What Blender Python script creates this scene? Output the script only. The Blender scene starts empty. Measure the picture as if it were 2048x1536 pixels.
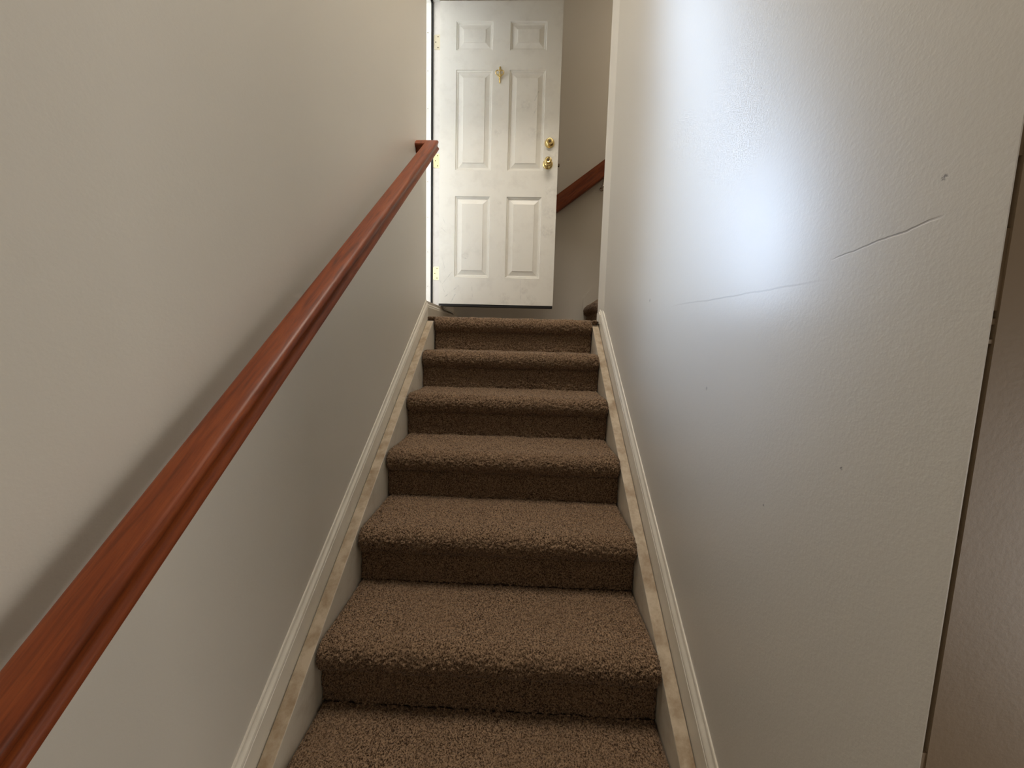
import bpy, bmesh, math, random
import numpy as np
from mathutils import Vector, Matrix

C = bpy.context.scene.collection
scn = bpy.context.scene
random.seed(7)

# ------------------------------------------------------------------ numbers
RUN, RISE = 0.2655, 0.1907          # stair run and rise, z = 0 is the landing carpet
K = RISE / RUN
HW = 0.460                          # half width of the carpeted steps
SKX = 0.4625                        # inner face of the stair skirt boards
BBX = 0.5010                        # face of the raking baseboards
WX = 0.5140                         # wall faces
DY = 0.450                          # face of the open door
JY = 0.500                          # face of the hinge jamb
BACK = 1.080                        # wall behind the landing
FLOOR = -9 * RISE
TOP = 3.6
HALLTOP = 0.80

# ------------------------------------------------------------------ helpers
def tag(o, label=None, cat=None, group=None, kind=None):
    if label: o['label'] = label
    if cat: o['category'] = cat
    if group: o['group'] = group
    if kind: o['kind'] = kind
    return o

def obj(name, bm, mat, parent=None, smooth=False, angle=40):
    me = bpy.data.meshes.new(name)
    bmesh.ops.recalc_face_normals(bm, faces=bm.faces[:])
    bm.to_mesh(me); bm.free()
    me.materials.append(mat)
    o = bpy.data.objects.new(name, me); C.objects.link(o)
    if parent is not None:
        o.parent = parent
        o.matrix_parent_inverse = Matrix.Translation(-parent.location)
    if smooth:
        for p in me.polygons: p.use_smooth = True
        try: me.set_sharp_from_angle(angle=math.radians(angle))
        except Exception: pass
    return o

def empty(name, loc):
    o = bpy.data.objects.new(name, None); C.objects.link(o)
    o.location = loc; o.empty_display_size = 0.05
    return o

def box(bm, x0, x1, y0, y1, z0, z1, bevel=0.0):
    b = bmesh.new()
    v = [b.verts.new((x, y, z)) for x in (x0, x1) for y in (y0, y1) for z in (z0, z1)]
    for f in ((0,1,3,2),(4,6,7,5),(0,4,5,1),(2,3,7,6),(0,2,6,4),(1,5,7,3)):
        b.faces.new([v[i] for i in f])
    bmesh.ops.recalc_face_normals(b, faces=b.faces[:])
    if bevel > 0:
        bmesh.ops.bevel(b, geom=b.edges[:], offset=bevel, segments=2, profile=0.5, affect='EDGES')
    merge(bm, b)

def merge(bm, b):
    me = bpy.data.meshes.new('tmp'); b.to_mesh(me); b.free()
    bm.from_mesh(me); bpy.data.meshes.remove(me)

def prism(bm, pts, vec):
    """closed polygon of 3D points pushed along vec"""
    vec = Vector(vec)
    a = [bm.verts.new(p) for p in pts]
    b = [bm.verts.new(Vector(p) + vec) for p in pts]
    n = len(pts)
    bm.faces.new(a); bm.faces.new(b[::-1])
    for i in range(n):
        bm.faces.new((a[i], b[i], b[(i+1) % n], a[(i+1) % n]))

def lathe(bm, prof, origin, axis, seg=32):
    """prof: (radius, height along axis)"""
    ax = Vector(axis).normalized()
    t = Vector((0,0,1)) if abs(ax.z) < .9 else Vector((1,0,0))
    u = ax.cross(t).normalized(); v = ax.cross(u)
    o = Vector(origin); rings = []
    for r, h in prof:
        if r < 1e-6: rings.append([bm.verts.new(o + ax*h)])
        else: rings.append([bm.verts.new(o + ax*h + (u*math.cos(a) + v*math.sin(a))*r) for a in [2*math.pi*i/seg for i in range(seg)]])
    for A, B in zip(rings, rings[1:]):
        for i in range(seg):
            j = (i+1) % seg
            if len(A) == 1 and len(B) == 1: continue
            if len(A) == 1: bm.faces.new((A[0], B[i], B[j]))
            elif len(B) == 1: bm.faces.new((A[i], B[0], A[j]))
            else: bm.faces.new((A[i], B[i], B[j], A[j]))
    for R, flip in ((rings[0], True), (rings[-1], False)):
        if len(R) > 1: bm.faces.new(R[::-1] if flip else R)

def tube(bm, pts, r, seg=12, closed=False):
    P = [Vector(p) for p in pts]; n = len(P); rings = []
    rad = r if isinstance(r, (list, tuple)) else [r]*n
    for i in range(n):
        if closed: d = P[(i+1) % n] - P[i-1]
        else: d = P[min(i+1, n-1)] - P[max(i-1, 0)]
        d.normalize()
        t = Vector((0,1,0)) if abs(d.y) < .9 else Vector((1,0,0))
        u = d.cross(t).normalized(); v = d.cross(u)
        rings.append([bm.verts.new(P[i] + (u*math.cos(a)+v*math.sin(a))*rad[i]) for a in [2*math.pi*k/seg for k in range(seg)]])
    m = n if closed else n-1
    for i in range(m):
        A, B = rings[i], rings[(i+1) % n]
        for k in range(seg):
            bm.faces.new((A[k], A[(k+1) % seg], B[(k+1) % seg], B[k]))
    if not closed:
        bm.faces.new(rings[0][::-1]); bm.faces.new(rings[-1])

# ------------------------------------------------------------------ materials
class N:
    def __init__(s, name, color, rough=.5, spec=.5, metallic=0.0):
        s.m = bpy.data.materials.new(name); s.m.use_nodes = True
        s.t = s.m.node_tree; s.b = s.t.nodes['Principled BSDF']
        s.b.inputs['Base Color'].default_value = (*color, 1)
        s.b.inputs['Roughness'].default_value = rough
        s.b.inputs['Metallic'].default_value = metallic
        s.b.inputs['Specular IOR Level'].default_value = spec
        s.color = color
        s.co = s.new('ShaderNodeTexCoord').outputs['Object']
    def new(s, t): return s.t.nodes.new(t)
    def link(s, a, b): s.t.links.new(a, b)
    def val(s, sock, v):
        if hasattr(v, 'node'): s.link(v, sock)
        else: sock.default_value = v
    def math(s, op, a, b=0.0, clamp=False):
        n = s.new('ShaderNodeMath'); n.operation = op; n.use_clamp = clamp
        s.val(n.inputs[0], a); s.val(n.inputs[1], b); return n.outputs[0]
    def noise(s, scale, detail=2.0, vec=None, rough=.5, dist=0.0):
        n = s.new('ShaderNodeTexNoise'); n.inputs['Scale'].default_value = scale
        n.inputs['Detail'].default_value = detail; n.inputs['Roughness'].default_value = rough
        n.inputs['Distortion'].default_value = dist
        s.link(vec if vec is not None else s.co, n.inputs['Vector']); return n.outputs['Fac']
    def map(s, scale=(1,1,1), loc=(0,0,0), rot=(0,0,0)):
        n = s.new('ShaderNodeMapping'); n.vector_type = 'TEXTURE'; n.inputs['Scale'].default_value = scale
        n.inputs['Location'].default_value = loc; n.inputs['Rotation'].default_value = rot
        s.link(s.co, n.inputs['Vector']); return n.outputs[0]
    def ramp(s, fac, stops):
        n = s.new('ShaderNodeValToRGB'); s.link(fac, n.inputs[0]); e = n.color_ramp.elements
        while len(e) < len(stops): e.new(.5)
        for k, (p, c) in zip(e, stops):
            k.position = p; k.color = (*c, 1) if len(c) == 3 else c
        return n.outputs[0]
    def range(s, v, a, b, c=0.0, d=1.0):
        n = s.new('ShaderNodeMapRange'); n.clamp = True
        for i, q in enumerate((v, a, b, c, d)): s.val(n.inputs[i], q)
        return n.outputs[0]
    def mix(s, fac, a, b):
        n = s.new('ShaderNodeMix'); n.data_type = 'RGBA'
        s.val(n.inputs[0], fac)
        for q, sock in ((a, n.inputs[6]), (b, n.inputs[7])):
            if hasattr(q, 'node'): s.link(q, sock)
            else: sock.default_value = (*q, 1)
        return n.outputs[2]
    def sep(s):
        n = s.new('ShaderNodeSeparateXYZ'); s.link(s.co, n.inputs[0]); return n.outputs
    def base(s, v): s.link(v, s.b.inputs['Base Color'])
    def bump(s, h, strength=.2, dist=.002, prev=None):
        n = s.new('ShaderNodeBump'); n.inputs['Strength'].default_value = strength
        n.inputs['Distance'].default_value = dist; s.link(h, n.inputs['Height'])
        if prev is not None: s.link(prev, n.inputs['Normal'])
        s.link(n.outputs[0], s.b.inputs['Normal']); return n.outputs[0]
    def dots(s, axes, pts):
        """max of soft round spots at (p, q, radius) in the plane of the two named axes"""
        o = s.sep(); tot = None
        for p, q, r in pts:
            a = s.math('SUBTRACT', o[axes[0]], p); b = s.math('SUBTRACT', o[axes[1]], q)
            d = s.math('SQRT', s.math('ADD', s.math('MULTIPLY', a, a), s.math('MULTIPLY', b, b)))
            f = s.range(d, r*.5, r, 1.0, 0.0)
            tot = f if tot is None else s.math('MAXIMUM', tot, f)
        return tot
    def strokes(s, axes, segs):
        """thin line marks (p0,q0,p1,q1,halfwidth)"""
        o = s.sep(); tot = None
        for p0, q0, p1, q1, w in segs:
            L2 = (p1-p0)**2 + (q1-q0)**2
            a = s.math('SUBTRACT', o[axes[0]], p0); b = s.math('SUBTRACT', o[axes[1]], q0)
            t = s.math('MULTIPLY', s.math('ADD', s.math('MULTIPLY', a, p1-p0), s.math('MULTIPLY', b, q1-q0)), 1/L2, True)
            da = s.math('SUBTRACT', a, s.math('MULTIPLY', t, p1-p0)); db = s.math('SUBTRACT', b, s.math('MULTIPLY', t, q1-q0))
            d = s.math('SQRT', s.math('ADD', s.math('MULTIPLY', da, da), s.math('MULTIPLY', db, db)))
            f = s.range(d, w*.4, w, 1.0, 0.0)
            tot = f if tot is None else s.math('MAXIMUM', tot, f)
        return tot

WALLC = (.66, .625, .555)

def wall_material(name, rough=.42, coat=0, aniso=0, marks=None, seam=False, peel=.13, spec=.5, WALLC=WALLC):
    n = N(name, WALLC, rough, spec)
    if aniso:                               # roller-applied paint: the sheen is drawn out vertically
        tg = n.new('ShaderNodeTangent'); tg.direction_type = 'RADIAL'; tg.axis = 'Z'
        n.link(tg.outputs[0], n.b.inputs['Tangent'])
        n.b.inputs['Anisotropic'].default_value = aniso; n.b.inputs['Anisotropic Rotation'].default_value = .25
    n.b.inputs['Coat Weight'].default_value = coat; n.b.inputs['Coat Roughness'].default_value = .28
    big = n.noise(1.3, 3)
    col = n.mix(big, tuple(c*.965 for c in WALLC), tuple(min(1, c*1.035) for c in WALLC))
    peel_h = n.noise(170, 3.0, rough=.6)
    h2 = n.noise(38, 2.0)
    nb = n.bump(peel_h, peel, .0016)
    nb = n.bump(h2, .06, .003, nb)
    if marks:
        d = n.dots((1, 2), marks)
        jit = n.range(n.noise(420, 2), .42, .52)
        col = n.mix(n.math('MULTIPLY', n.math('MULTIPLY', d, jit), .75), col, (.10, .085, .07))
    if seam:
        wob = n.math('MULTIPLY', n.math('SUBTRACT', n.noise(9, 3), .5), .010)
        o = n.sep()
        # raised paper edge of the drywall joint
        zl = n.math('ADD', n.range(o[1], -1.63, -1.10, -.030, -.016), wob)
        dz = n.math('SUBTRACT', o[2], zl)
        inY = n.math('MULTIPLY', n.range(o[1], -1.70, -1.60), n.range(o[1], -1.16, -1.05, 1.0, 0.0))
        ridge = n.math('MULTIPLY', n.range(dz, -.0015, .0015), n.range(dz, .0015, .10, 1.0, 0.0))
        nb = n.bump(n.math('MULTIPLY', ridge, inY), .35, .0015, nb)
        # hairline crack further along the same joint
        zc = n.math('ADD', n.range(o[1], -1.86, -1.70, .012, -.004), n.math('MULTIPLY', n.math('SUBTRACT', n.noise(22, 3), .5), .010))
        dc = n.math('ABSOLUTE', n.math('SUBTRACT', o[2], zc))
        inC = n.math('MULTIPLY', n.range(o[1], -1.845, -1.825), n.range(o[1], -1.72, -1.695, 1.0, 0.0))
        crack = n.math('MULTIPLY', n.range(dc, .0005, .0016, 1.0, 0.0), inC)
        col = n.mix(n.math('MULTIPLY', crack, .35), col, (.16, .14, .12))
        nb = n.bump(crack, .5, -.002, nb)
    n.base(col)
    return n.m

M = {}
M['wall'] = wall_material('wall_paint')
M['wall_shaded'] = wall_material('wall_paint_shaded', .5, WALLC=(.27, .195, .122))  # wall beige darkened to tan, its shade put into the colour
M['wall_right'] = wall_material('wall_paint_right', rough=.52, spec=.85, coat=.58, aniso=.85, seam=True, peel=.19,
    marks=[(-1.839, .050, .0042), (-1.351, -.233, .005), (-1.756, -.294, .003), (-1.602, -.414, .003),
           (-.875, .024, .007), (-1.472, .361, .003)])

def white_paint(name, color, rough=.38, grime=.0, gscale=6.0, glo=.50, marks=None, smudge=None, grimecol=(.24, .19, .13)):
    n = N(name, color, rough)
    col = n.mix(n.noise(3.0, 4), tuple(c*.95 for c in color), color)
    if grime:
        g = n.range(n.noise(gscale, 6, rough=.65), glo, glo+.28)
        col = n.mix(n.math('MULTIPLY', g, grime), col, grimecol)
    if smudge:
        d = n.dots((0, 2), smudge)
        j = n.range(n.noise(38, 5, rough=.7), .42, .70)
        col = n.mix(n.math('MULTIPLY', n.math('MULTIPLY', d, j), .30), col, (.30, .275, .235))
    if marks:
        st = n.strokes((0, 2), marks)
        j = n.range(n.noise(45, 3), .36, .62)
        col = n.mix(n.math('MULTIPLY', n.math('MULTIPLY', st, j), .42), col, (.33, .34, .32))
    n.base(col)
    n.bump(n.noise(90, 3), .10, .001)
    return n.m

DOORC = (.80, .77, .69)
M['door'] = white_paint('door_paint', DOORC, .42, grime=.16, gscale=9,
    smudge=[(.205, .62, .06), (.215, .88, .05), (.03, 1.42, .05), (.21, .74, .05), (-.13, .80, .02), (.10, 1.25, .06), (.055, .22, .03), (.115, 1.42, .035),
            (.22, 1.12, .05), (-.08, .16, .05), (.10, .15, .05), (-.36, .45, .03), (-.15, 1.25, .03)],
    marks=[(-.50, .165, -.40, .245, .004), (-.455, .13, -.425, .185, .004), (-.535, .64, -.49, .60, .0025), (-.52, .25, -.45, .335, .003),
           (-.37, .435, -.35, .43, .003), (.032, .16, .028, .29, .002), (-.305, .17, -.31, .27, .002), (-.52, .44, -.50, .36, .002), (-.515,.70,-.50,.66,.002),
           (.09, 1.45, .115, 1.51, .004), (.075, 1.33, .10, 1.40, .003), (-.50, .20, -.535, .28, .002)])
M['jamb'] = white_paint('jamb_paint', (.78, .735, .68), .40, grime=.25, gscale=14)
M['stop'] = white_paint('door_stop_paint', (.90, .875, .82), .40, grime=.08, gscale=14)
M['base'] = white_paint('baseboard_paint', (.80, .75, .65), .40, grime=.28, gscale=7, grimecol=(.40, .33, .22))
M['base_right'] = white_paint('baseboard_paint_right', (.80, .75, .65), .40, grime=.25, gscale=7, grimecol=(.40, .33, .22))
M['sill'] = white_paint('sill_paint', (.55, .50, .41), .45, grime=.45, gscale=18, grimecol=(.30, .23, .14))
M['skirt'] = white_paint('skirt_paint', (.72, .66, .55), .45, grime=.55, gscale=10, grimecol=(.36, .26, .15))
M['skirt_edge'] = white_paint('skirt_edge_paint', (.54, .445, .325), .5, grime=.85, glo=.40, gscale=16, grimecol=(.26, .17, .09))
M['dark'] = N('dark_gap_rubber', (.012, .011, .010), .7).m
M['ceiling'] = N('ceiling_paint', (.70, .69, .66), .9).m
M['concrete'] = N('porch_concrete', (.72, .70, .66), .9).m

def brass(name, color, rough):
    n = N(name, color, rough, metallic=1.0)
    n.base(n.mix(n.noise(60, 3), tuple(c*.82 for c in color), color))
    return n.m
M['brass'] = brass('polished_brass', (.80, .62, .27), .22)
M['brass_light'] = brass('bright_brass', (.93, .80, .42), .33)
M['brass_dark'] = brass('dark_brass', (.10, .07, .045), .45)
M['chrome'] = brass('bracket_metal', (.62, .58, .52), .25)
M['hinge_painted'] = white_paint('painted_hinge', (.72, .64, .46), .4)
n = N('clear_film', (.88, .87, .84), .10); n.b.inputs['Transmission Weight'].default_value = .25; M['film'] = n.m

def wood(name, rot, axis_scale):
    n = N(name, (.20, .06, .02), .42, .35)
    v = n.map(scale=axis_scale, rot=rot)
    w = n.noise(7.0, 5, vec=v, rough=.62, dist=1.2)
    fine = n.noise(34.0, 4, vec=v, rough=.7)
    big = n.noise(2.0, 2)
    col = n.ramp(w, [(.30, (.100, .019, .004)), (.48, (.195, .040, .0085)), (.62, (.245, .056, .012)), (.80, (.165, .032, .0065))])
    col = n.mix(n.range(fine, .52, .72, 0, .40), col, (.075, .022, .008))
    col = n.mix(n.range(big, .45, .75, 0, .30), col, (.23, .062, .017))
    n.base(col)
    n.bump(fine, .12, .0008)
    return n.m
RA = math.atan(.79)
M['wood'] = wood('stained_oak', (RA, 0, 0), (1/9, 1/.7, 1/9))
M['wood_back'] = wood('stained_oak_back', (0, -RA, 0), (1/.7, 1/9, 1/9))

def carpet():
    n = N('brown_frieze_carpet', (.1, .06, .04), .95, .15)
    a = n.noise(250, 3, rough=.75); b = n.noise(110, 3); c = n.noise(5.5, 3)
    sp = n.ramp(a, [(.38, (.012, .005, .002)), (.445, (.050, .026, .012)), (.49, (.215, .135, .077)), (.62, (.345, .235, .148))])
    col = n.mix(n.range(b, .52, .66, 0.0, .45), sp, (.045, .024, .012))
    col = n.mix(n.range(c, .35, .68, 0.0, .30), col, (.19, .120, .070))
    n.base(col)
    s = n.b.inputs
    s['Sheen Weight'].default_value = .12; s['Sheen Roughness'].default_value = .5
    n.bump(a, .5, .003)
    return n.m
M['carpet'] = carpet()

# ------------------------------------------------------------------ camera
def make_camera():
    f, yaw, pitch, roll = 770.0, -.0327, -.1098, .0262
    loc = Vector((.0787, -2.2815, -.1337))
    fw = Vector((math.sin(yaw)*math.cos(pitch), math.cos(yaw)*math.cos(pitch), math.sin(pitch)))
    r0 = Vector((math.cos(yaw), -math.sin(yaw), 0)); u0 = r0.cross(fw)
    r = r0*math.cos(roll) + u0*math.sin(roll); u = -r0*math.sin(roll) + u0*math.cos(roll)
    cam = bpy.data.cameras.new('camera'); o = bpy.data.objects.new('camera', cam); C.objects.link(o)
    cam.sensor_fit = 'HORIZONTAL'; cam.sensor_width = 36; cam.lens = f/2048*36
    cam.clip_start = .02
    m = Matrix((( r.x, u.x, -fw.x, loc.x), (r.y, u.y, -fw.y, loc.y), (r.z, u.z, -fw.z, loc.z), (0,0,0,1)))
    o.matrix_world = m
    scn.camera = o
make_camera()

# ------------------------------------------------------------------ shell
def struct(name, bm, mat, label, cat, parent=None, **kw):
    o = obj(name, bm, mat, parent, **kw)
    return tag(o, label, cat, kind='structure')

bm = bmesh.new(); box(bm, -WX-.13, -WX, -4.6, 0.0, FLOOR, TOP)
struct('wall_left', bm, M['wall'], 'plain beige stairwell wall on the left, carrying the long handrail', 'wall')

def footprint(pts, z0, z1):
    b = bmesh.new(); prism(b, [(x, y, z0) for x, y in pts], (0, 0, z1-z0)); return b
RE = -1.900
bm = footprint([(WX, RE), (WX+.0013, RE), (WX+.0013, RE+.10), (WX+.11, RE+.10), (WX+.11, .045), (WX-.0165, .045), (WX-.0175, .040), (WX-.003, -.045), (WX, -.062)], FLOOR, TOP)
struct('wall_right', bm, M['wall_right'], 'glossy beige stairwell wall on the right with a bright sheen patch', 'wall')

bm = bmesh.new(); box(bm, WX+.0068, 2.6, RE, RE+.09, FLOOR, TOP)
wf = struct('wall_front', bm, M['wall_shaded'], 'beige wall coloured darker to stand for shade, beyond the dark crack at the right edge', 'wall')
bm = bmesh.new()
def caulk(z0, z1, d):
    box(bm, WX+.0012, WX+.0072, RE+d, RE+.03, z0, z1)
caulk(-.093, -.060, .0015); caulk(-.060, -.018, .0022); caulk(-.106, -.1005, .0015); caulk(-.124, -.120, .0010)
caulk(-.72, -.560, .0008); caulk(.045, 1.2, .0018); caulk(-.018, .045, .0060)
obj('caulk', bm, M['wall_shaded'], wf)

bm = bmesh.new(); box(bm, -.80, 2.6, BACK, BACK+.12, FLOOR, TOP)
struct('wall_back', bm, M['wall'], 'plain beige wall behind the open door and landing', 'wall')
# wall with the entrance, past the hinge jamb and over the opening
IN, OUT = -.552, -.668
bm = bmesh.new(); box(bm, OUT, IN, JY+.035, BACK, FLOOR, TOP); box(bm, OUT, IN, 0.0, JY+.035, 2.115, TOP)
struct('wall_entry', bm, M['wall'], 'wall strip of the entrance behind and over the open door', 'wall')
bm = bmesh.new(); box(bm, OUT, -WX-.13, -4.6, 0.0, FLOOR, TOP)
struct('wall_outer', bm, M['wall'], 'outer skin of the left wall next to the entrance opening', 'wall')
bm = bmesh.new(); box(bm, -WX, WX-.0165, -.03, .045, 1.80, TOP)  # added out of view to block overhead fill from door and back wall
struct('light_block', bm, M['wall'], 'added unseen header keeping the overhead fill off the door and landing', 'wall')
bm = bmesh.new(); box(bm, WX+.11, 2.6, -.07, .045, FLOOR, TOP)
struct('wall_upper_flight', bm, M['wall'], 'wall along the near side of the second flight', 'wall')
bm = bmesh.new(); box(bm, 2.6, 2.72, -4.6, BACK+.12, FLOOR, TOP)
struct('wall_far_right', bm, M['wall'], 'plain end wall far to the right, beyond the second flight', 'wall')
bm = bmesh.new(); box(bm, OUT, 2.72, -4.72, -4.6, FLOOR, TOP)
struct('wall_rear', bm, M['wall'], 'plain wall at the back of the lower hall', 'wall')
bm = bmesh.new(); box(bm, OUT, 2.72, -4.72, BACK+.12, TOP, TOP+.1)
struct('ceiling', bm, M['ceiling'], 'plain white ceiling over the stairwell', 'ceiling')
bm = bmesh.new(); box(bm, -WX, 2.6, -4.6, -2.35, HALLTOP, HALLTOP+.12)
struct('ceiling_hall', bm, M['ceiling'], 'plain white ceiling of the lower hall', 'ceiling')
bm = bmesh.new(); box(bm, OUT, 2.72, -4.72, BACK+.12, FLOOR-.1, FLOOR)
struct('floor', bm, M['carpet'], 'carpeted floor at the foot of the stairs', 'floor')
bm = bmesh.new(); box(bm, -5.5, OUT-.001, -3.0, 4.0, -.14, -.04)
struct('floor_porch', bm, M['concrete'], 'concrete ground outside the entrance', 'ground')

# ------------------------------------------------------------------ carpeted stairs
def smooth_noise(rng, nu, nv, cell):
    """value noise on an nu x nv grid with the given cell size"""
    gu, gv = int(nu/cell)+3, int(nv/cell)+3
    g = rng.random((gu, gv)) - .5
    u = np.arange(nu)/cell; v = np.arange(nv)/cell
    i, j = u.astype(int), v.astype(int)
    fu, fv = (u-i)[:, None], (v-j)[None, :]
    fu = fu*fu*(3-2*fu); fv = fv*fv*(3-2*fv)
    a = g[np.ix_(i, j)]; b = g[np.ix_(i+1, j)]; c = g[np.ix_(i, j+1)]; d = g[np.ix_(i+1, j+1)]
    return (a*(1-fu)+b*fu)*(1-fv) + (c*(1-fu)+d*fu)*fv

def resample(pts, step):
    P = np.array(pts, float); d = np.r_[0, np.cumsum(np.linalg.norm(np.diff(P, axis=0), axis=1))]
    n = max(2, int(d[-1]/step)+1); s = np.linspace(0, d[-1], n)
    return np.stack([np.interp(s, d, P[:, k]) for k in range(2)], 1)

def carpet_sheet(name, prof, x0, x1, step, seed, amp, parent, swap=False, drop=.012):
    """prof: list of (along, z) in climbing direction; a pile surface swept across x0..x1"""
    rng = np.random.default_rng(seed)
    P = resample(prof, step); nv = len(P)
    T = np.gradient(P, axis=0); T /= np.linalg.norm(T, axis=1)[:, None]
    Nn = np.stack([-T[:, 1], T[:, 0]], 1)
    nu = int((x1-x0)/step)+1; X = np.linspace(x0, x1, nu)
    h = smooth_noise(rng, nu, nv, 1.6)*amp*1.5 + (rng.random((nu, nv))-.5)*amp*1.0
    h += smooth_noise(rng, nu, nv, .012/step)*amp*.9 + smooth_noise(rng, nu, nv, .07/step)*amp*1.1
    e = np.minimum(X-x0, x1-X)[:, None]
    edge = np.clip(1-e/.016, 0, 1)**2*drop
    h = h - edge
    A = P[None, :, 0] + h*Nn[None, :, 0]; Z = P[None, :, 1] + h*Nn[None, :, 1]
    Xg = np.repeat(X[:, None], nv, 1) + (rng.random((nu, nv))-.5)*step*.5
    Xg = np.clip(Xg, x0, x1)
    co = np.stack([A, Xg, Z] if swap else [Xg, A, Z], -1).reshape(-1, 3)
    idx = np.arange(nu*nv).reshape(nu, nv)
    q = np.stack([idx[:-1, :-1], idx[1:, :-1], idx[1:, 1:], idx[:-1, 1:]], -1).reshape(-1, 4)
    if swap: q = q[:, ::-1]
    me = bpy.data.meshes.new(name)
    me.vertices.add(len(co)); me.vertices.foreach_set('co', co.astype(np.float32).ravel())
    me.loops.add(q.size); me.loops.foreach_set('vertex_index', q.astype(np.int32).ravel())
    me.polygons.add(len(q)); me.polygons.foreach_set('loop_start', np.arange(0, q.size, 4, dtype=np.int32))
    me.update(calc_edges=True); me.validate()
    me.polygons.foreach_set('use_smooth', np.ones(len(me.polygons), dtype=bool))
    me.materials.append(M['carpet'])
    o = bpy.data.objects.new(name, me); C.objects.link(o)
    if parent is not None:
        o.parent = parent; o.matrix_parent_inverse = Matrix.Translation(-parent.location)
    return o

NB = .088                                  # height of the rounded nose
def nose(a, z, over=.034):
    """nose curve from the underside shadow line up and over, at riser position a and tread level z"""
    pts = [(a+.004, z-NB-.004), (a-.006, z-NB+.001)]
    n = 14
    for i in range(n+1):
        t = -math.pi/2*.80 + (math.pi/2*.80 + math.pi/2)*i/n
        ry = over+.012; rz = NB*.5
        pts.append((a+.012-ry*math.cos(t), z-rz+rz*math.sin(t)))
    return pts

stairs = empty('staircase', (0, 0, FLOOR))
tag(stairs, 'flight of brown carpeted steps climbing between the two white skirt boards', 'stairs')
for k in range(0, 9):
    a, z = -k*RUN, -k*RISE
    st = .0028 if 1 <= k <= 6 else (.0034 if k == 0 else .006)
    pr = nose(a, z)
    if k == 0: pr += [(.3, z), (BACK-.004, z)]
    else: pr += [(a+.06, z-.002), (a+.16, z-.003), (a+RUN-.004, z+.001)]
    x0, x1 = -HW, HW
    t = carpet_sheet('landing' if k == 0 else 'step', pr, x0, x1, st, 100+k, .0042, stairs)
    rp = [(a-.002, z-RISE+.002), (a-.0005, z-RISE*.75), (a, z-NB+.001)]
    carpet_sheet('riser', rp, x0, x1, st, 200+k, .0034, t, drop=.004)
# carpet lapping over the ends of the skirt boards at the top nose, and the rest of the landing to either side
carpet_sheet('landing_edge', [(.002, -.020), (-.010, -.012), (-.012, -.004), (-.004, .0), (BACK-.004, .0)], -.5125, -.452, .0034, 301, .004, stairs, drop=.010)
carpet_sheet('landing_edge', [(.002, -.022), (-.012, -.014), (-.014, -.004), (-.004, .0), (BACK-.004, .0)], .452, .4955, .0034, 302, .004, stairs, drop=.012)
carpet_sheet('landing_edge', [(.048, .0), (BACK-.004, .0)], .4955, .582, .005, 303, .004, stairs, drop=.0)
bm = bmesh.new()
for k in range(9):                          # timber carcass under the carpet
    box(bm, -HW, HW, -k*RUN+.012, -k*RUN+RUN+.01 if k else BACK-.006, FLOOR, -k*RISE-.012)
obj('stair_carcass', bm, M['carpet'], stairs)

# second flight, climbing to the right along the back wall
R2 = .588
fl2 = empty('staircase', (R2, .56, 0))
tag(fl2, 'carpeted second flight starting at the right of the landing, only its lowest nose showing', 'stairs')
for k in range(4):
    a, z = R2 + k*.255, (k+1)*.182
    pr = nose(a, z, .030) + [(a+.08, z-.001), (a+.255, z)]
    t = carpet_sheet('step', pr, .050, BACK-.018, .004 if k == 0 else .008, 400+k, .0042, fl2, swap=True)
    carpet_sheet('riser', [(a-.001, z-.182+.002), (a, z-.088)], .050, BACK-.018, .004 if k == 0 else .008, 500+k, .003, t, swap=True, drop=.003)
bm = bmesh.new()
for k in range(4): box(bm, R2+k*.255+.012, 2.585, .050, BACK-.02, k*.182-.002, (k+1)*.182-.012)
obj('stair_carcass', bm, M['carpet'], fl2)

# ------------------------------------------------------------------ skirt boards and raking baseboards
def rake_pt(x, y, c, slope=K): return (x, y, c + slope*y)
def rake_board(bm, xa, xb, y0, y1, cbot, ctop, slope=K):
    pts = [(xa, y0, cbot+slope*y0), (xa, y1, cbot+slope*y1), (xa, y1, ctop+slope*y1), (xa, y0, ctop+slope*y0)]
    prism(bm, pts, (xb-xa, 0, 0))

YB = -2.36
def skirt(side, ctop, name, label):
    s = side
    bm = bmesh.new()
    # board: vertical face towards the steps, top edge cut level at the landing carpet
    yt = (-.026 - ctop)/K
    prof = [(SKX, YB, -.45+K*YB), (SKX, .0, -.45), (SKX, .0, -.026), (SKX, yt, -.026), (SKX, YB, ctop+K*YB)]
    prism(bm, [(s*SKX, y, z) for x, y, z in prof], (s*(.4985-SKX), 0, 0))
    bmesh.ops.recalc_face_normals(bm, faces=bm.faces[:])
    o = struct(name, bm, M['skirt'], label, 'skirt board')
    o.data.materials.append(M['skirt_edge'])
    for p in o.data.polygons:
        if p.normal.z > .6: p.material_index = 1
    md = o.modifiers.new('bevel', 'BEVEL'); md.width = .0022; md.segments = 2; md.limit_method = 'ANGLE'
    return o
skirt(-1, .000, 'trim_1', 'scuffed skirt board along the left ends of the steps')
skirt(1, -.030, 'trim_2', 'scuffed skirt board along the right ends of the steps')

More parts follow.
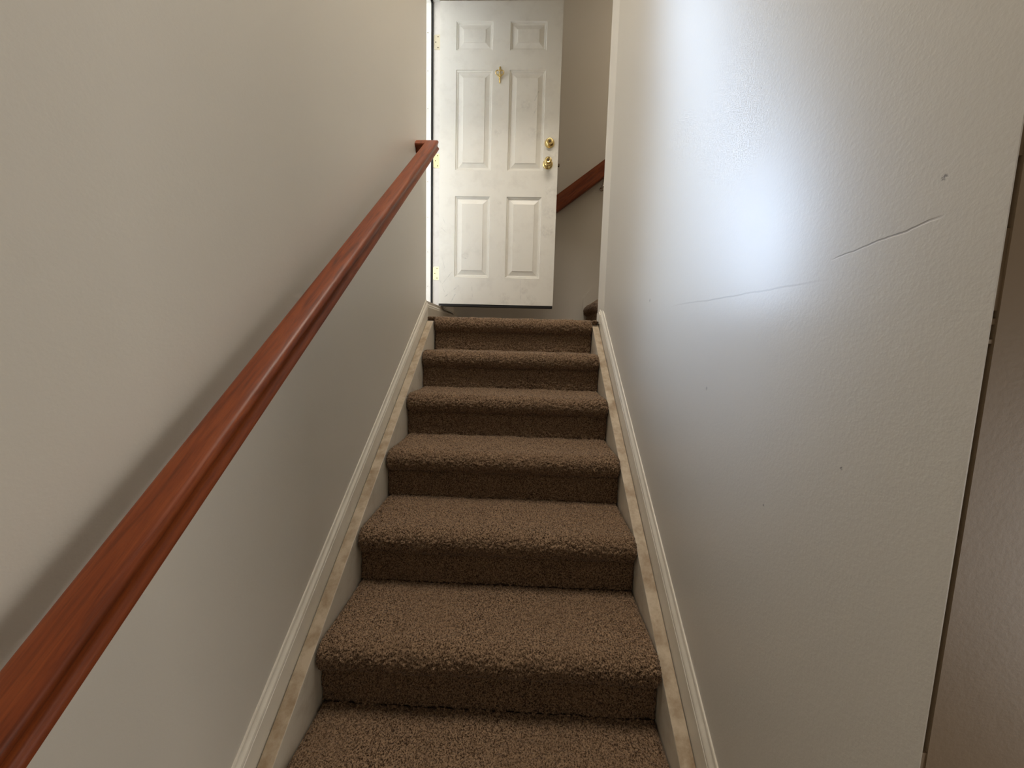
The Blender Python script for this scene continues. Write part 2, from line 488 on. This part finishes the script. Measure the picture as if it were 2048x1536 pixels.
def molding(side, c0, ctop, yend, name, label, mat):
    """moulded raking baseboard; profile (x from wall, height fraction)"""
    s = side; t = WX-BBX
    H = ctop-c0
    prof = [(0, -.06), (t, -.06), (t, H*.66), (t-.0015, H*.68), (t-.0015, H*.71), (t-.0005, H*.74), (t-.002, H*.80), (t-.0065, H*.86), (t-.0085, H*.92), (t-.0085, H*.97), (t-.0100, H), (0, H)]
    bm = bmesh.new()
    pts = [(s*(WX-d), yend, c0+h+K*yend) for d, h in prof]
    prism(bm, pts, (0, YB-yend, K*(YB-yend)))
    return struct(name, bm, mat, label, 'baseboard', smooth=True, angle=25)
bl = molding(-1, .000, .098, .0, 'baseboard_left', 'moulded off-white baseboard raking up the left wall', M['base'])
br = molding(1, -.030, .088, .030, 'baseboard_right', 'moulded off-white baseboard raking up the right wall', M['base_right'])
# vertical end block of the right baseboard at the landing
bm = bmesh.new()
prism(bm, [(WX-.030, .043, -.010), (WX-.030, -.030, -.055), (WX-.022, -.032, -.052), (WX-.022, -.030, .060), (WX-.030, .043, .050)][0:0] or
      [(WX-.0195, .0452, -.02), (WX-.016, -.03, -.02), (WX-.016, -.03, .03), (WX-.018, -.005, .048), (WX-.0195, .0452, .046)], (.012, 0, 0))
obj('end_block', bm, M['base_right'], br)

# level board under the entrance sill, along the left side of the landing
bm = bmesh.new()
SX = -.517
prof = [(SX-.03, -.01), (SX, -.01), (SX, .060), (SX-.003, .066), (SX-.003, .072), (SX-.009, .082), (SX-.009, .0975), (SX-.03, .0975)]
prism(bm, [(x, .001, z) for x, z in prof], (0, BACK-.002, 0))
struct('baseboard_landing', bm, M['sill'], 'dingy level board under the entrance sill left of the landing', 'baseboard', smooth=True, angle=25)
bm = bmesh.new()
box(bm, OUT-.05, SX-.012, .001, JY+.034, FLOOR, .0975, .003)
sill = struct('trim_3', bm, M['sill'], 'worn beige door sill at the foot of the entrance jamb', 'door sill')
# torn clear plastic lying at the end of the sill
bm = bmesh.new()
rng = random.Random(3)
def film(y0, y1, x, z, amp, seed):
    r = random.Random(seed); n = 14; rows = []
    for i in range(n):
        f = i/(n-1); y = y0+(y1-y0)*f
        rows.append([bm.verts.new((x + .010*math.sin(j*1.1+seed) + r.uniform(-.003,.003), y, z + amp*math.sin(j/5*math.pi)*(.6+.4*math.sin(f*9+seed)) + r.uniform(-.003,.003))) for j in range(6)])
    for A, B in zip(rows, rows[1:]):
        for j in range(5): bm.faces.new((A[j], A[j+1], B[j+1], B[j]))
film(.50, .92, SX-.006, .080, .022, 2); film(.40, .60, SX-.008, .094, .012, 5)
o = obj('torn_plastic', bm, M['film'], sill, smooth=True); tag(o, 'torn clear plastic film on the sill end')
md = o.modifiers.new('thick', 'SOLIDIFY'); md.thickness = .0008

# skirt on the back wall beside the second flight
bm = bmesh.new()
s2 = .715
def bz(x): return .205 + s2*(x-.541)
prism(bm, [(.555, BACK-.017, .0), (1.9, BACK-.017, .0), (1.9, BACK-.017, bz(1.9)+.075), (.80, BACK-.017, bz(.80)+.075), (.600, BACK-.017, bz(.600)+.060), (.555, BACK-.017, bz(.555)+.030)], (0, .0168, 0))
struct('trim_4', bm, M['wall'], 'painted skirt board on the back wall above the second flight', 'skirt board')

# ------------------------------------------------------------------ entrance frame
bm = bmesh.new()
HEAD = 2.080
box(bm, -.612, IN, JY, JY+.034, .0975, HEAD+.03)                  # hinge jamb
box(bm, OUT, -.606, JY, JY+.034, .0975, HEAD+.03)
box(bm, OUT, IN, .0, JY, HEAD, HEAD+.033)                         # head
frame = struct('trim_5', bm, M['jamb'], 'white painted entrance jamb on the hinge side of the door', 'door frame')
bm = bmesh.new(); box(bm, OUT-.03, -.608, JY-.014, JY-.0002, .099, HEAD-.012, .0015); box(bm, OUT-.03, -.608, .001, JY-.014, HEAD-.016, HEAD-.0002, .0015)
o = obj('door_stop', bm, M['stop'], frame); tag(o, 'bright white stop strip with nail heads')
bm = bmesh.new()
for i in range(8): lathe(bm, [(.0032, 0), (.0032, .0012), (.0, .0016)], (-.630, JY-.0140, .24+.235*i), (0, -1, 0), 10)
obj('nail_head', bm, M['chrome'], o)
bm = bmesh.new(); box(bm, -.6078, -.5955, JY-.011, JY-.0002, .099, HEAD-.010, .002); box(bm, -.6078, -.5955, .001, JY-.011, HEAD-.013, HEAD-.0002, .002)
o = obj('weatherstrip', bm, M['dark'], frame); tag(o, 'black weatherstrip')

# ------------------------------------------------------------------ the door
door = empty('door_1', (-.545, JY, .10))
tag(door, 'open white six-panel door with brass hardware at the top of the stairs', 'door', kind='structure')
DX0, DX1, DZ0, DZ1 = -.5410, .2575, .1190, 2.0490
XS = [(-.4325, -.1930), (-.0800, .1570)]
ZS = [(.3035, .8415), (1.010, 1.6365), (1.754, 1.9285)]
def door_slab():
    bm = bmesh.new()
    xs = [DX0] + [v for p in XS for v in p] + [DX1]; zs = [DZ0] + [v for p in ZS for v in p] + [DZ1]
    for y, sgn in ((DY, 1), (DY+.044, -1)):
        gv = [[bm.verts.new((x, y, z)) for z in zs] for x in xs]
        for i in range(len(xs)-1):
            for j in range(len(zs)-1):
                if i in (1, 3) and j in (1, 3, 5): continue
                bm.faces.new((gv[i][j], gv[i+1][j], gv[i+1][j+1], gv[i][j+1]))
        prof = [(0, 0), (.0035, .0065), (.0105, .0068), (.0135, .0110), (.0195, .0112), (.0465, .0045), (.0480, .0015)]
        for i in (1, 3):
            for j in (1, 3, 5):
                x0, x1, z0, z1 = xs[i], xs[i+1], zs[j], zs[j+1]
                prev = [gv[i][j], gv[i+1][j], gv[i+1][j+1], gv[i][j+1]]
                for d, h in prof[1:]:
                    yy = y + sgn*h
                    cur = [bm.verts.new(p) for p in ((x0+d, yy, z0+d), (x1-d, yy, z0+d), (x1-d, yy, z1-d), (x0+d, yy, z1-d))]
                    for k in range(4): bm.faces.new((prev[k], prev[(k+1) % 4], cur[(k+1) % 4], cur[k]))
                    prev = cur
                bm.faces.new(prev)
    y0, y1 = DY, DY+.044
    for q in (((DX0,y0,DZ0),(DX0,y1,DZ0),(DX0,y1,DZ1),(DX0,y0,DZ1)), ((DX1,y0,DZ0),(DX1,y1,DZ0),(DX1,y1,DZ1),(DX1,y0,DZ1)),
              ((DX0,y0,DZ0),(DX1,y0,DZ0),(DX1,y1,DZ0),(DX0,y1,DZ0)), ((DX0,y0,DZ1),(DX1,y0,DZ1),(DX1,y1,DZ1),(DX0,y1,DZ1))):
        bm.faces.new([bm.verts.new(p) for p in q])
    bmesh.ops.remove_doubles(bm, verts=bm.verts[:], dist=1e-5)
    return bm
slab = obj('door_panel', door_slab(), M['door'], door)
bm = bmesh.new(); box(bm, DX0+.003, DX1-.002, DY+.004, DY+.040, .1015, DZ0, .003)
o = obj('door_sweep', bm, M['dark'], door); tag(o, 'black sweep along the door bottom')
# deadbolt
bm = bmesh.new(); lathe(bm, [(.0325, 0), (.0325, .004), (.0300, .008), (.0235, .024), (.0200, .027), (.0165, .0275), (.0150, .0262), (.0, .0262)], (.1975, DY, 1.186), (0, -1, 0), 40)
db = obj('deadbolt', bm, M['brass'], door, True, 30)
bm = bmesh.new(); lathe(bm, [(.0085, 0), (.0085, .0015), (.0, .0017)], (.1975, DY-.0262, 1.186), (0, -1, 0), 20); box(bm, .1963, .1987, DY-.0290, DY-.0275, 1.180, 1.192)
obj('keyhole', bm, M['brass_dark'], db)
# knob
kx, kz = .190, 1.053
bm = bmesh.new(); lathe(bm, [(.0335, 0), (.0335, .003), (.0315, .007), (.024, .010), (.0150, .013), (.0120, .020), (.0125, .030), (.0185, .036), (.0235, .043), (.0250, .050), (.0240, .057), (.0205, .062), (.0150, .0640), (.0135, .0628), (.0, .0628)], (kx, DY, kz), (0, -1, 0), 40)
kb = obj('door_knob', bm, M['brass'], door, True, 50)
bm = bmesh.new(); lathe(bm, [(.0085, 0), (.0085, .0012), (.0, .0014)], (kx, DY-.0628, kz), (0, -1, 0), 20)
obj('keyhole', bm, M['brass_dark'], kb)
# knob on the room side of the door
bm = bmesh.new(); lathe(bm, [(.0335, 0), (.0335, .003), (.024, .010), (.012, .020), (.0125, .030), (.0235, .043), (.0250, .050), (.0205, .062), (.0, .064)], (kx, DY+.044, kz), (0, 1, 0), 32)
obj('door_knob', bm, M['brass'], door, True, 50)
# latch on the free edge
bm = bmesh.new(); box(bm, DX1-.0005, DX1+.0015, DY+.009, DY+.035, 1.025, 1.085, .0004); box(bm, DX1, DX1+.013, DY+.014, DY+.030, 1.046, 1.066, .003)
obj('latch_bolt', bm, M['brass_dark'], door)
# knocker: shaped back plate with finials, heart-like swinging ring and viewer boss
nx, nz = -.1435, 1.603
bm = bmesh.new()
tube(bm, [(nx+.002, DY-.004, nz+.052), (nx+.001, DY-.006, nz+.040), (nx, DY-.008, nz+.026), (nx-.001, DY-.007, nz+.010), (nx-.001, DY-.006, nz-.010), (nx-.001, DY-.007, nz-.028), (nx, DY-.006, nz-.040), (nx+.001, DY-.004, nz-.052)],
     [.0018, .0045, .0062, .0040, .0045, .0056, .0042, .0018], 12)
lathe(bm, [(.0058, 0), (.0066, .004), (.0045, .009), (.0, .010)], (nx, DY, nz+.042), (0, -1, 0), 16)
lathe(bm, [(.0050, 0), (.0058, .004), (.0040, .008), (.0, .009)], (nx, DY, nz-.043), (0, -1, 0), 16)
kn = obj('door_knocker', bm, M['brass'], door, True, 60)
bm = bmesh.new()
pts = []
for i in range(36):
    t = 2*math.pi*i/36
    hx = .0018*16*math.sin(t)**3/1.55; hz = .0018*(13*math.cos(t)-5*math.cos(2*t)-2*math.cos(3*t)-math.cos(4*t))/1.25
    pts.append((nx+hx*1.45, DY-.014-.004*math.cos(t), nz+hz+.003))
tube(bm, pts, .0034, 10, True)
obj('knocker_ring', bm, M['brass'], kn, True, 80)
bm = bmesh.new(); lathe(bm, [(.0125, 0), (.0115, .005), (.0090, .008), (.0, .0085)], (nx-.002, DY, nz-.002), (0, -1, 0), 24)
obj('viewer', bm, M['brass_light'], kn, True, 40)
# hinges: leaf on the jamb face with three screws, and knuckle
def hinge(z, mat, label):
    bm = bmesh.new()
    x0, x1, r = -.5925, -.5475, .012
    pts = []
    for cx, cz, a0 in ((x0+r, z-.046+r, 180), (x1, z-.046, None), (x1, z+.046, None), (x0+r, z+.046-r, 90)):
        if a0 is None: pts.append((cx, JY-.0026, cz))
        else:
            for i in range(7):
                a = math.radians(a0 + 90*i/6); pts.append((cx+r*math.cos(a), JY-.0026, cz+r*math.sin(a)))
    prism(bm, pts, (0, .0027, 0))
    tube(bm, [(-.5465, JY-.0040, z-.047), (-.5465, JY-.0040, z+.047)], .0042, 14)
    h = obj('hinge', bm, mat, door); tag(h, label)
    for dx, dz in ((-.565, .033), (-.580, .0), (-.565, -.033)):
        b = bmesh.new(); lathe(b, [(.0036, 0), (.0036, .0012), (.0, .0013)], (dx, JY-.0024, z+dz), (0, -1, 0), 12)
        obj('screw', b, M['brass_dark'], h)
hinge(1.836, M['hinge_painted'], 'top hinge dulled with cream paint')
hinge(1.088, M['brass_light'], 'middle bright brass hinge')
hinge(.333, M['brass_light'], 'bottom bright brass hinge')

# ------------------------------------------------------------------ handrails
def rail_profile():
    h = [(.0200, .0), (.0265, .0012), (.0298, .0050), (.0300, .0105), (.0282, .0145), (.0262, .0165), (.0250, .0200), (.0256, .0260), (.0282, .0310),
         (.0305, .0350), (.0312, .0390), (.0303, .0435), (.0275, .0470), (.0225, .0488), (.010, .0497)]
    return h + [(-a, b) for a, b in h[::-1]]
def sweep(bm, frames):
    """frames: list of rings of points"""
    rings = [[bm.verts.new(p) for p in r] for r in frames]
    n = len(rings[0])
    for A, B in zip(rings, rings[1:]):
        for i in range(n): bm.faces.new((A[i], A[(i+1) % n], B[(i+1) % n], B[i]))
    bm.faces.new(rings[0][::-1]); bm.faces.new(rings[-1])

def left_rail():
    s = .79; c = 1.0375; xc = -.4350
    ca, sa = math.cos(RA), math.sin(RA)
    prof = rail_profile()
    def ring(y, mitre=0.0):
        out = []
        for a, b in prof:
            d = b-.0497                                  # below the top line, perpendicular to the slope
            p = Vector((xc+a, y, c+s*y)) + Vector((0, -sa, ca))*d
            p += Vector((0, ca, sa))*(a*mitre)           # mitred end
            out.append(p)
        return out
    ye = -.2080; yb = -2.30
    bm = bmesh.new(); sweep(bm, [ring(yb), ring(-1.5), ring(-.8), ring(ye, 1.0)])
    root = empty('handrail', (xc, -1.2, c+s*-1.2-.05))
    tag(root, 'long stained oak handrail running up the left wall', 'handrail')
    obj('rail', bm, M['wood'], root, True, 35)
    # mitred return running level back to the wall
    def ret(x, mitre):
        out = []
        for a, b in prof:
            d = b-.0497
            p = Vector((x - 0*a, ye, c+s*ye)) + Vector((0, -sa, ca))*d + Vector((0, ca, sa))*a
            if mitre: p.x = xc + a
            out.append(p)
        return out
    bm = bmesh.new(); sweep(bm, [ret(-WX, False), ret(0, True)])
    obj('wall_return', bm, M['wood'], root, True, 35)
    for y in (-.55, -1.35, -2.1):
        bm = bmesh.new()
        zb = c+s*y-.0635
        lathe(bm, [(.020, 0), (.020, .003), (.010, .008), (.0, .009)], (-WX, y, zb-.035), (1, 0, 0), 20)
        tube(bm, [(-WX+.004, y, zb-.035), (xc-.012, y, zb-.030), (xc, y, zb-.016), (xc, y, zb+.003)], .005, 10)
        obj('bracket', bm, M['chrome'], root, True, 50)
left_rail()

def back_rail():
    s = .745; yc = BACK-.062; x0 = .302
    ang = math.atan(s); ca, sa = math.cos(ang), math.sin(ang)
    prof = [(a, b) for a, b in rail_profile()]
    def ring(x):
        return [Vector((x, yc+a, .925 + s*(x-x0))) + Vector((-sa, 0, ca))*(b*2.25) for a, b in prof]
    root = empty('handrail', (x0+.5, yc, 1.25))
    tag(root, 'short visible piece of oak handrail on the back wall right of the door', 'handrail')
    bm = bmesh.new(); sweep(bm, [ring(x0), ring(.8), ring(1.9)])
    obj('rail', bm, M['wood_back'], root, True, 35)
    for bx in (.667, 1.5):
        bz = .925 + s*(bx-x0)
        bm = bmesh.new()
        lathe(bm, [(.018, 0), (.018, .004), (.012, .010), (.0, .012)], (bx, BACK, bz-.062), (0, -1, 0), 20)
        tube(bm, [(bx, BACK-.008, bz-.062), (bx-.004, yc-.004, bz-.066), (bx, yc, bz-.045), (bx+.004, yc, bz+.004)], [.007, .009, .006, .005], 12)
        lathe(bm, [(.0, -.011), (.008, -.008), (.011, 0), (.008, .008), (.0, .011)], (bx-.004, yc-.012, bz-.066), (0, 1, 0), 16)
        obj('bracket', bm, M['chrome'], root, True, 50)
back_rail()

# ------------------------------------------------------------------ light
w = bpy.data.worlds.new('world'); scn.world = w; w.use_nodes = True
nt = w.node_tree; bg = nt.nodes['Background']
# pale blue daylight with a broad bright glow around the veiled sun, away to the upper left beyond the entrance
def wn(t, **kw):
    n = nt.nodes.new(t)
    for k, v in kw.items(): setattr(n, k, v)
    return n
def wmath(op, a, b=0.0):
    n = wn('ShaderNodeMath', operation=op)
    for i, q in enumerate((a, b)):
        if hasattr(q, 'node'): nt.links.new(q, n.inputs[i])
        else: n.inputs[i].default_value = q
    return n.outputs[0]
SUN = Vector((-.585, .775, .225)).normalized()
SKY, ZEN, GLOW, GEXP, BROAD = 3.3, .20, 92.0, 70.0, 5.0
gen = wn('ShaderNodeTexCoord').outputs['Generated']
def lobe(direction, power, amount):
    d = wn('ShaderNodeVectorMath', operation='DOT_PRODUCT'); nt.links.new(gen, d.inputs[0]); d.inputs[1].default_value = Vector(direction).normalized()
    return wmath('MULTIPLY', wmath('POWER', wmath('MAXIMUM', d.outputs['Value'], 0.0), power), amount)
glow = wmath('ADD', lobe(SUN, GEXP, GLOW), lobe((-.52, .80, .30), 7.0, BROAD))
ca_ = wn('ShaderNodeMix', data_type='RGBA', blend_type='ADD'); ca_.inputs[0].default_value = 1
def scaled(col, f):
    m = wn('ShaderNodeVectorMath', operation='SCALE'); m.inputs[0].default_value = col
    if hasattr(f, 'node'): nt.links.new(f, m.inputs['Scale'])
    else: m.inputs['Scale'].default_value = f
    return m.outputs[0]
sz = wn('ShaderNodeSeparateXYZ'); nt.links.new(gen, sz.inputs[0])
fall = wmath('POWER', wmath('SUBTRACT', 1.0, wmath('MAXIMUM', sz.outputs[2], 0.0)), 2.0)
base = wmath('ADD', wmath('MULTIPLY', fall, SKY-ZEN), ZEN)
nt.links.new(scaled((1.0, .985, .95), base), ca_.inputs[6]); nt.links.new(scaled((.60, .76, 1.0), glow), ca_.inputs[7])
nt.links.new(ca_.outputs[2], bg.inputs[0]); bg.inputs[1].default_value = 1.0

def area(name, loc, rot, sx, sy, power, color=(1,1,1), portal=False):
    l = bpy.data.lights.new(name, 'AREA'); l.shape = 'RECTANGLE'; l.size = sx; l.size_y = sy; l.energy = power; l.color = color
    if portal: l.cycles.is_portal = True
    o = bpy.data.objects.new(name, l); C.objects.link(o); o.location = loc; o.rotation_euler = rot
    return o
area('portal', (OUT-.02, .25, 1.09), (0, -math.pi/2, 0), 2.0, .52, 1, portal=True)
# added fill from the right of the lower hall; no window there
area('hall_fill_light', (2.56, -2.75, -.95), (0, math.pi/2, 0), 1.3, .9, 22, (1.0, .95, .88))
# added broad overhead fill for walls and treads, without a fixture
area('stairwell_fill_light', (0, -1.40, TOP-.03), (0, 0, 0), .98, 1.0, 62, (1.0, .925, .83))

# added fill above the second flight to lift the back wall
area('upper_fill_light', (1.7, .55, 3.0), (0, 0, 0), .4, .4, 14, (1.0, .86, .70))

scn.view_settings.view_transform = 'Standard'; scn.view_settings.look = 'None'
scn.view_settings.gamma = 1.0; scn.view_settings.exposure = 0.0
scn.view_settings.use_curve_mapping = False
